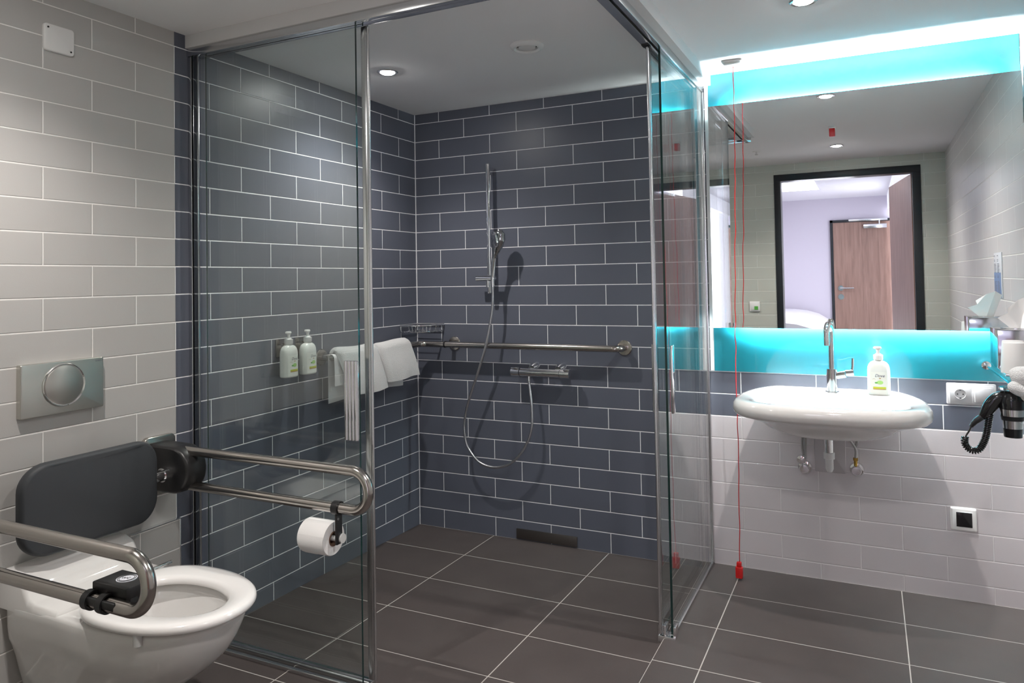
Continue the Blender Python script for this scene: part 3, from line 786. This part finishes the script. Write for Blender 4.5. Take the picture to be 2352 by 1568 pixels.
def sface(b):
    c = Vector((.560, -.143, 1.500)); nrm = Vector((-.55, -.80, -.20)).normalized(); upv = Vector((.18, 0, 1)); upv = (upv-nrm*upv.dot(nrm)).normalized(); sd = nrm.cross(upv); rings = []
    for (q, h) in ((1.0, -.006), (1.0, .001), (.93, .003), (.0001, .003)):
        rings.append([c + sd*(.026*q*cos(2*pi*k/36)) + upv*(.043*q*sin(2*pi*k/36)) + nrm*h for k in range(36)])
    ringloft(b, rings)
part('spray_face', sface, M_['chrome'], hs)
hose_pts = [(.522, -.094, 1.262), (.521, -.094, 1.20), (.512, -.092, 1.126), (.479, -.095, .97), (.430, -.09, .835), (.366, -.085, .675), (.339, -.08, .583), (.335, -.08, .515), (.352, -.08, .438), (.418, -.08, .365), (.506, -.08, .345), (.593, -.078, .371), (.667, -.075, .443), (.712, -.07, .543), (.716, -.066, .651), (.703, -.062, .770), (.700, -.060, .812)]
hose_mat = mat('metal_hose', (.62, .62, .64), .3, 1.0)
_nt = hose_mat.node_tree
part('hose', lambda b: tube(b, crom(hose_pts, 8), .0068, 12), hose_mat, hs)
mx = thing('shower_mixer', 'horizontal chrome thermostatic shower mixer below the grab bar', 'mixer', (.76, 0, .832))
part('body', lambda b: cyl(b, (.655, -.062, .832), (.870, -.062, .832), .0200, seg=36), M_['chrome'], mx)
part('knob', lambda b: (cyl(b, (.607, -.062, .832), (.652, -.062, .832), .0215, seg=36)), M_['chrome'], mx)
part('knob', lambda b: (cyl(b, (.873, -.062, .832), (.922, -.062, .832), .0220, seg=36)), M_['chrome'], mx)
for ux in (.70, .845):
    part('wall_union', lambda b: lathe(b, [(.032, 0), (.032, -.010), (.026, -.030), (.018, -.050)], (ux+.01, 0, .846), 'y', 32), M_['chrome'], mx)
part('lever', lambda b: bx(b, .612, .646, -.085, -.060, .852, .857, .002), M_['chrome'], mx)
part('lever', lambda b: bx(b, .892, .926, -.085, -.060, .852, .857, .002), M_['chrome'], mx)
part('hose_nut', lambda b: (cyl(b, (.700, -.060, .815), (.700, -.060, .790), .0085), cyl(b, (.700, -.060, .815), (.700, -.060, .811), .0105)), M_['chrome'], mx)
dr = thing('drain_cover', 'flat dark metal drain cover at the foot of the shower wall', 'drain', (.755, 0, -.02))
part('cover', lambda b: bx(b, .590, .921, -.008, 0, -.024, .026, .001), mat('drain_steel', (.16, .145, .135), .35, .9), dr)

# ------------------------------------------------------------------ mirror wall
gp = bmesh.new(); bx(gp, 1.606, XR-.002, -.0065, -.0006, .8695, HC-.001, .0008)
solo('glass_splashback', gp, M_['cyan'], (2.2, 0, .87), 'cyan back-painted glass panel behind the lit mirror', 'glass panel')
mi = thing('mirror', 'large rectangular wall mirror with glowing light strips along its edges', 'mirror', (2.2, -.02, 1.066))
MX0, MX1, MZ0, MZ1 = 1.611, XR-.003, 1.067, 2.066
part('mirror_glass', lambda b: bx(b, MX0, MX1, -.044, -.040, MZ0, MZ1), M_['mirror'], mi)
part('back_frame', lambda b: bx(b, MX0+.06, MX1-.06, -.0398, -.0072, MZ0+.032, MZ1-.032), M_['alu'], mi)
part('light_strip', lambda b: bx(b, MX0+.10, MX1-.09, -.036, -.016, MZ1-.031, MZ1-.016), M_['led'], mi)
part('light_strip', lambda b: bx(b, MX0+.10, MX1-.09, -.036, -.016, MZ0+.016, MZ0+.031), M_['led_low'], mi)

# ------------------------------------------------------------------ washbasin
wb = thing('washbasin', 'wide white ceramic washbasin hung on the wall below the mirror', 'washbasin', (2.105, 0, .65))
BC = (2.093, -.322)
NB = 96
def basin_ring(cx, cy, w, yb, yf, n1, n2, z):
    out = []
    for k in range(NB):
        a = 2*pi*k/NB; ca, sa = cos(a), sin(a); n = n2 if sa < 0 else n1
        ext = (cy-yf) if sa < 0 else (yb-cy)
        out.append((cx+w*math.copysign(abs(ca)**(2/n), ca), cy+ext*math.copysign(abs(sa)**(2/n), sa), z))
    return out
def basin(b):
    r = []
    cx, cy = BC
    O = lambda s, z, yb=.10: r.append([(p[0], min(p[1], -.001), p[2]) for p in basin_ring(cx, cy, .352*s, yb-.05*(1-s), cy-.225*(1-(1-s)*1.5), 2.2, 2.8, z)])
    # underside -> lip -> rim -> inside
    U = lambda w, yb, yf, z, n=2.3: r.append(basin_ring(cx, -.27, w, yb, yf, n, n, z))
    U(.05, -.20, -.32, .667); U(.12, -.10, -.37, .669); U(.19, -.03, -.42, .680); U(.235, -.002, -.450, .700); U(.262, -.001, -.475, .722); 
    O(.90, .747); O(.955, .752); O(.99, .764); O(1.0, .778); O(.992, .797); O(.965, .809); O(.93, .8135); O(.88, .8135)
    I = lambda w, yb, yf, z, n=2.35: r.append(basin_ring(cx, -.335, w, yb, yf, n, n, z))
    I(.288, -.155, -.518, .8115); I(.276, -.163, -.511, .8075); I(.266, -.170, -.505, .798); I(.252, -.182, -.490, .780); I(.225, -.20, -.468, .745); I(.170, -.235, -.43, .715); I(.11, -.27, -.39, .700); I(.03, -.315, -.35, .695)
    ringloft(b, r)
part('bowl', basin, M_['ceramic'], wb, 70)
part('drain_ring', lambda b: lathe(b, [(.028, .696), (.030, .699), (.022, .700), (.0, .698)], (2.105, -.333, 0)), M_['chrome'], wb)
tp = thing('basin_tap', 'tall chrome swan-neck tap with side lever on the washbasin', 'tap', (2.098, -.115, .8135))
tx, ty = 2.099, -.105
part('base', lambda b: (cyl(b, (tx, ty, .812), (tx, ty, .816), .028), cyl(b, (tx, ty, .816), (tx, ty, .908), .0215, seg=36)), M_['chrome'], tp)
sp_path = [(tx, ty, .90), (tx, ty, 1.04)] + [(tx-.006*(1-cos(R(a))), ty-.048*(1-cos(R(a))), 1.055+.040*sin(R(a))) for a in range(0, 181, 15)] + [(tx-.012, ty-.096, 1.035), (tx-.012, ty-.096, 1.012)]
part('spout', lambda b: tube(b, sp_path, .0115, 22), M_['chrome'], tp)
part('lever_arm', lambda b: (cyl(b, (tx+.012, ty, .880), (tx+.052, ty-.004, .889), .0145), cyl(b, (tx+.053, ty-.004, .893), (tx+.083, ty-.006, .897), .0125)), M_['chrome'], tp)
part('lever', lambda b: tube(b, [(tx+.076, ty-.006, .900), (tx+.079, ty-.006, .925), (tx+.080, ty-.008, .955)], .0052, 12), M_['chrome'], tp)
# trap, cover, valves
dt = thing('drain_trap', 'chrome and white waste trap hanging under the washbasin', 'trap', (2.072, -.06, .53))
part('tail_pipe', lambda b: cyl(b, (2.085, -.20, .585), (2.085, -.20, .665), .0165), M_['chrome'], dt)
part('trap_cup', lambda b: lathe(b, [(.0, .505), (.010, .508), (.015, .520), (.015, .558), (.0205, .560), (.0205, .584), (.012, .586)], (2.085, -.20, 0)), M_['pvc'], dt)
cvp = bmesh.new(); plate(cvp, rrect(2.018, 2.139, .456, .640, .006), 'y', 0, -.006, .003)
solo('siphon_cover', cvp, mat('cover_grey', (.50, .47, .49), .45), (2.08, 0, .456), 'flat grey cover plate on the wall below the washbasin', 'cover plate')
def valve(x, z, label, double, stem):
    t = thing('angle_valve', label, 'valve', (x, 0, z))
    part('rosette', lambda b: lathe(b, [(.030, 0), (.030, -.003), (.026, -.011), (.012, -.014)], (x, 0, z), 'y', 36), M_['chrome'], t)
    part('knob', lambda b: lathe(b, [(.010, -.010), (.012, -.022), (.020, -.026), (.0205, -.038), (.017, -.043), (.0, -.044)], (x-.001, 0, z), 'y', 32), M_['chrome'], t)
    if double: part('stop_knob', lambda b: lathe(b, [(.0, -.018), (.015, -.020), (.020, -.028), (.020, -.040), (.016, -.048), (.0, -.050)], (x-.012, 0, z+.040), 'y', 32), M_['chrome'], t)
    part('stem', lambda b: (cyl(b, (x-.003, -.024, z+.01), (x-.003, -.024, z+.045), .007), cyl(b, (x-.003, -.024, z+.040), (x-.003, -.024, z+.052), .0095, seg=6)), M_['brass'] if not double else M_['chrome'], t)
    part('flexible_hose', lambda b: [tube(b, crom(s, 6), .0052, 10) for s in stem], mat('braided_hose', (.5, .5, .5), .4, .8), t)
valve(1.978, .470, 'double chrome stop valve on the wall, left under the washbasin', True, [[(1.975, -.026, .52), (1.972, -.04, .57), (1.98, -.08, .66)], [(1.981, -.026, .51), (1.986, -.05, .58), (1.99, -.09, .66)]])
valve(2.180, .480, 'single chrome stop valve on the wall, right under the washbasin', False, [[(2.177, -.026, .53), (2.178, -.035, .57), (2.160, -.06, .61), (2.145, -.10, .66)], [(2.179, -.03, .58), (2.190, -.06, .62), (2.21, -.1, .665)]])

# ------------------------------------------------------------------ sockets and switches
sk = thing('socket_and_switch', 'white double wall plate with a round socket and a rocker switch', 'wall socket', (2.60, 0, .815))
M_['sock'] = mat('socket_white', (.40, .39, .40), .4)
part('frame', lambda b: plate(b, rrect(2.514, 2.682, .772, .857, .005), 'y', 0, -.010, .003), M_['sock'], sk)
so = part('socket', lambda b: bx(b, 2.524, 2.597, -.0125, -.009, .779, .850, .0008), M_['sock'], sk)
part('socket_recess', lambda b: lathe(b, [(.0205, -.0125), (.0205, -.0140), (.0185, -.0140), (.0180, -.0130), (.0, -.0130)], (2.5605, 0, .8145), 'y', 40), M_['sock'], so)
part('pin_holes', lambda b: (cyl(b, (2.551, -.0128, .8145), (2.551, -.0136, .8145), .0026, seg=12), cyl(b, (2.570, -.0128, .8145), (2.570, -.0136, .8145), .0026, seg=12), bx(b, 2.557, 2.564, -.0136, -.0128, .829, .832), bx(b, 2.557, 2.564, -.0136, -.0128, .797, .801)), M_['gap_shade'], so)
part('switch_rocker', lambda b: (bx(b, 2.6, 2.673, -.0125, -.009, .779, .850, .0008), bx(b, 2.609, 2.664, -.0165, -.012, .786, .843, .001), ), M_['sock'], sk)
ms = thing('sensor_plate', 'white framed black square sensor low on the wall under the socket', 'sensor', (2.56, 0, .32))
part('frame', lambda b: plate(b, rrect(2.514, 2.603, .275, .365, .005), 'y', 0, -.012, .008), M_['wplastic'], ms)
part('black_window', lambda b: (bx(b, 2.533, 2.587, -.0145, -.011, .292, .349, .0008)), M_['gloss_black'], ms)
part('inner_frame', lambda b: (bx(b, 2.531, 2.589, -.0135, -.011, .290, .351, .0008)), M_['wplastic'], ms)
ls = thing('light_switch', 'white wall switch with a green square beside the doorway, seen in the mirror', 'light switch', (1.376, YF, 1.035))
part('frame', lambda b: bx(b, 1.335, 1.418, YF, YF+.010, .995, 1.078, .003), M_['wplastic'], ls)
part('rocker', lambda b: bx(b, 1.347, 1.406, YF+.009, YF+.013, 1.006, 1.067, .001), M_['wplastic'], ls)
part('green_insert', lambda b: bx(b, 1.374, 1.404, YF+.0125, YF+.0145, 1.009, 1.038), M_['green'], ls)

# ------------------------------------------------------------------ right-hand corner: amenities
tb = thing('tissue_box', 'chrome box tissue dispenser mounted on the right wall at the mirror', 'tissue box', (2.70, -.43, .95))
part('casing', lambda b: (bx(b, 2.625, XR, -.505, -.345, .9755, 1.104, .003)), mat('box_chrome', (.74, .74, .78), .12, 1.0), tb)
part('opening', lambda b: lathe(b, [(.030, 1.1035), (.050, 1.1035), (.050, 1.106), (.030, 1.106)], (2.700, -.425, 0), seg=40, sx=1.1, sy=.7), M_['chrome'], tb)
ts = thing('tissue', 'crumpled white paper tissue sticking out of the chrome box', 'tissue', (2.70, -.425, 1.104))
def tissue(b):
    V = [b.verts.new(p) for p in [(2.634, -.455, 1.141), (2.668, -.430, 1.156), (2.664, -.445, 1.172), (2.700, -.415, 1.200), (2.733, -.40, 1.214), (2.76, -.43, 1.196), (2.672, -.435, 1.1062), (2.700, -.420, 1.1062), (2.728, -.432, 1.1062)]]
    for f in ((0, 1, 6), (1, 7, 6), (1, 2, 3), (1, 3, 7), (3, 4, 7), (4, 8, 7), (4, 5, 8)): b.faces.new([V[i] for i in f])
part('sheet', tissue, M_['paper'], ts, 15)
sh = thing('cup_shelf', 'small chrome shelf below the tissue box carrying the cups', 'shelf', (2.70, -.57, .945))
part('shelf_plate', lambda b: bx(b, 2.625, XR, -.650, -.345, .968, .975, .002), M_['chrome'], sh)
def cup(x, y, label):
    t = thing('cup', label, 'cup', (x, y, .9755))
    part('cup_body', lambda b: lathe(b, [(.030, .9755), (.0360, .9755), (.0365, .979), (.0305, 1.068), (.029, 1.071), (.0, 1.0715)], (x, y, 0), seg=40), M_['wplastic'], t)
cup(2.655, -.606, 'white tumbler upside down on the chrome shelf, front one')
cup(2.664, -.534, 'white tumbler upside down on the chrome shelf, right against the tissue box')
rdh = thing('towel_rod', 'thin chrome towel rod standing out from the cyan panel', 'towel rod', (2.650, 0, .930))
part('rod', lambda b: cyl(b, (2.650, -.006, .932), (2.650, -.74, .932), .0045), M_['chrome'], rdh)
part('rosette', lambda b: lathe(b, [(.020, -.0065), (.020, -.012), (.016, -.022), (.006, -.026)], (2.650, 0, .932), 'y', 32), M_['chrome'], rdh)
ft = thing('face_towel', 'small rolled white towel lying below the cups by the right wall', 'towel', (2.70, -.50, .915))
def rtowel(b):
    pts = crom([(2.632, -.700, .968), (2.65, -.700, .972), (2.70, -.702, .973), (2.76, -.70, .970), (XR-.003, -.70, .968)], 6)
    n = len(pts); tube(b, pts, [.020+.014*min(1, 4*i/n) for i in range(n)], 22, flat=.95)
    pts = crom([(2.628, -.712, .955), (2.642, -.722, .940), (2.668, -.724, .930), (2.70, -.722, .936)], 5)
    tube(b, pts, [.010, .014, .016]+[.018]*(len(pts)-3), 16)
part('rolled_cloth', rtowel, M_['towel'], ft, 60)
# hair dryer
hd = thing('hair_dryer', 'black hair dryer with chrome bands hanging nozzle-down on the right wall', 'hair dryer', (2.69, -.45, .75))
hx, hy = 2.668, -.45
part('barrel', lambda b: lathe(b, [(.0, .900), (.020, .897), (.033, .883), (.0375, .860), (.037, .8365), (.035, .8360)], (hx, hy, 0), seg=40), M_['gloss_black'], hd)
part('chrome_band', lambda b: lathe(b, [(.030, .8362), (.0375, .8362), (.0365, .814), (.028, .814)], (hx, hy, 0), seg=40), M_['chrome'], hd)
part('chrome_band', lambda b: lathe(b, [(.024, .799), (.0305, .799), (.0290, .772), (.024, .772)], (hx, hy, 0), seg=40), M_['chrome'], hd)
part('collar', lambda b: lathe(b, [(.030, .8145), (.0345, .8145), (.032, .7985), (.026, .7985)], (hx, hy, 0), seg=40), M_['black'], hd)
part('nozzle', lambda b: lathe(b, [(.020, .7725), (.029, .7725), (.0265, .742), (.020, .742)], (hx, hy, 0), seg=40), M_['gloss_black'], hd)
hpts = crom([(2.662, hy, .878), (2.630, hy, .868), (2.608, hy, .845), (2.592, hy, .818), (2.578, hy, .800)], 6)
nh = len(hpts)
part('handle', lambda b: tube(b, hpts, [.020+.004*sin(pi*i/nh)-.012*(i/nh)**3 for i in range(nh)], 20, flat=.75), M_['gloss_black'], hd)
part('cord_sleeve', lambda b: tube(b, crom([(2.580, hy, .803), (2.560, hy, .785), (2.548, hy, .768)], 5), [.0105]*5+[.009]*3+[.0075]*3, 14), M_['black'], hd)
def coil(b):
    ax_ = crom([(2.530, hy, .732), (2.528, hy, .713), (2.535, hy, .696), (2.552, hy, .686), (2.570, hy, .693), (2.584, hy, .718), (2.592, hy, .745), (2.599, hy, .785), (2.604, hy, .815)], 14)
    fr = frames(ax_); turns = 34; pts = []
    L_ = [0]
    for i in range(1, len(ax_)): L_.append(L_[-1]+(ax_[i]-ax_[i-1]).length)
    tot = L_[-1]; n = turns*14; j = 0
    for k in range(n+1):
        s = tot*k/n
        while j < len(L_)-2 and L_[j+1] < s: j += 1
        q = (s-L_[j])/max(1e-9, L_[j+1]-L_[j]); p = ax_[j].lerp(ax_[j+1], q); _, t, nn, bb = fr[j]
        a = 2*pi*turns*k/n; pts.append(p+nn*(.0094*cos(a))+bb*(.0094*sin(a)))
    tube(b, [(2.549, hy, .769), (2.542, hy, .752), (2.536, hy, .742), (2.531, hy, .732)] + pts, .0029, 8)
part('coiled_cord', coil, M_['gloss_black'], hd)
dh = thing('hair_dryer_holder', 'chrome holder ring on the right wall gripping the hair dryer', 'holder', (2.75, -.45, .88))
part('arm', lambda b: bx(b, 2.706, XR, -.465, -.435, .870, .905, .003), M_['chrome'], dh)
part('cap', lambda b: cyl(b, (2.705, -.488, .888), (2.705, -.500, .888), .020), M_['satin'], dh)
part('loop', lambda b: lathe(b, [(.024, .9005), (.036, .9005), (.036, .908), (.024, .908)], (hx, hy, 0), seg=36, closed=True), M_['chrome'], dh)
# printed card on right wall (seen in mirror)
ic = thing('notice_card', 'narrow white and blue printed notice on the right wall, seen in the mirror', 'notice', (XR, -.78, 1.17))
part('card', lambda b: bx(b, XR-.004, XR, -.885, -.665, 1.175, 1.385, .0005), M_['cardw'], ic)
part('blue_field', lambda b: bx(b, XR-.0046, XR-.004, -.885, -.690, 1.175, 1.292), M_['blue'], ic)
def lines(b):
    rg = random.Random(3)
    for col in (-.875, -.785):
        for k in range(30):
            z = 1.372-.0064*k
            if k in (1, 2, 5, 13, 14, 17, 18): continue
            w = .070*rg.uniform(.6, 1) if k not in (0, 3, 4, 15, 16) else .03
            bx(b, XR-.0052, XR-.0046, col, col+w, z-.0016, z+.0008)
part('printed_lines', lines, M_['grey_ink'], ic)

# ------------------------------------------------------------------ lights
def spot(loc, power, size=2.3, col=(1, .94, .89), rad=.016, blend=.75):
    l = bpy.data.lights.new('spot', 'SPOT'); l.energy = power; l.spot_size = size; l.spot_blend = blend; l.color = col; l.shadow_soft_size = rad
    o = bpy.data.objects.new('spot', l); COL.objects.link(o); o.location = loc; return o
spot((.369, -.766, HC-.020), 39)
spot((2.073, -.775, HC-.020), 62)
spot((2.066, -2.40, HC-.020), 52)
spot((.55, -2.40, HC-.020), 48)
def area(loc, rot, sx_, sy_, power, col):
    l = bpy.data.lights.new('area', 'AREA'); l.shape = 'RECTANGLE'; l.size = sx_; l.size_y = sy_; l.energy = power; l.color = col
    o = bpy.data.objects.new('area', l); COL.objects.link(o); o.location = loc; o.rotation_euler = rot; return o
area((1.0, -4.6, HC-.02), (0, 0, 0), 1.6, 1.0, 30, (.90, .88, 1.0))
area((1.9, -3.55, 1.95), (R(180), 0, 0), .5, .2, 6, (.92, .92, 1.0))
w = bpy.data.worlds.new('World'); scn.world = w; w.use_nodes = True
w.node_tree.nodes['Background'].inputs[0].default_value = (.6, .65, .75, 1); w.node_tree.nodes['Background'].inputs[1].default_value = .3

# ------------------------------------------------------------------ camera
F, YAW, PITCH, ROLL, PCX, PCY = 1675.98, .4514, .026, -.0173, 1180.08, 597.93
cd = bpy.data.cameras.new('camera'); cam = bpy.data.objects.new('camera', cd); COL.objects.link(cam)
cd.sensor_fit = 'HORIZONTAL'; cd.sensor_width = 36; cd.lens = 36*F/2352
cd.shift_x = -(PCX-1176)/2352; cd.shift_y = (PCY-784)/2352; cd.clip_start = .01
def w_from_c(x3, z3, y2):
    x = cos(ROLL)*x3 - sin(ROLL)*z3; z2 = sin(ROLL)*x3 + cos(ROLL)*z3
    y = cos(PITCH)*y2 - sin(PITCH)*z2; z = sin(PITCH)*y2 + cos(PITCH)*z2
    return Vector((cos(YAW)*x - sin(YAW)*y, sin(YAW)*x + cos(YAW)*y, z))
rgt, upv, fwd = w_from_c(1, 0, 0), w_from_c(0, 1, 0), w_from_c(0, 0, 1)
mw = Matrix((rgt, upv, -fwd)).transposed().to_4x4(); mw.translation = Vector((2.1542*1.0417, -3.259*1.0417, 1.2472*1.0417))
cam.matrix_world = mw
scn.camera = cam
scn.view_settings.view_transform = 'Standard'; scn.view_settings.look = 'None'; scn.view_settings.exposure = 0.0; scn.view_settings.gamma = 1.0
scn.cycles.max_bounces = 14; scn.cycles.glossy_bounces = 8; scn.cycles.transparent_max_bounces = 24; scn.cycles.diffuse_bounces = 5
scn.cycles.sample_clamp_indirect = 10.0
try: scn.cycles.use_denoising = True
except Exception: pass
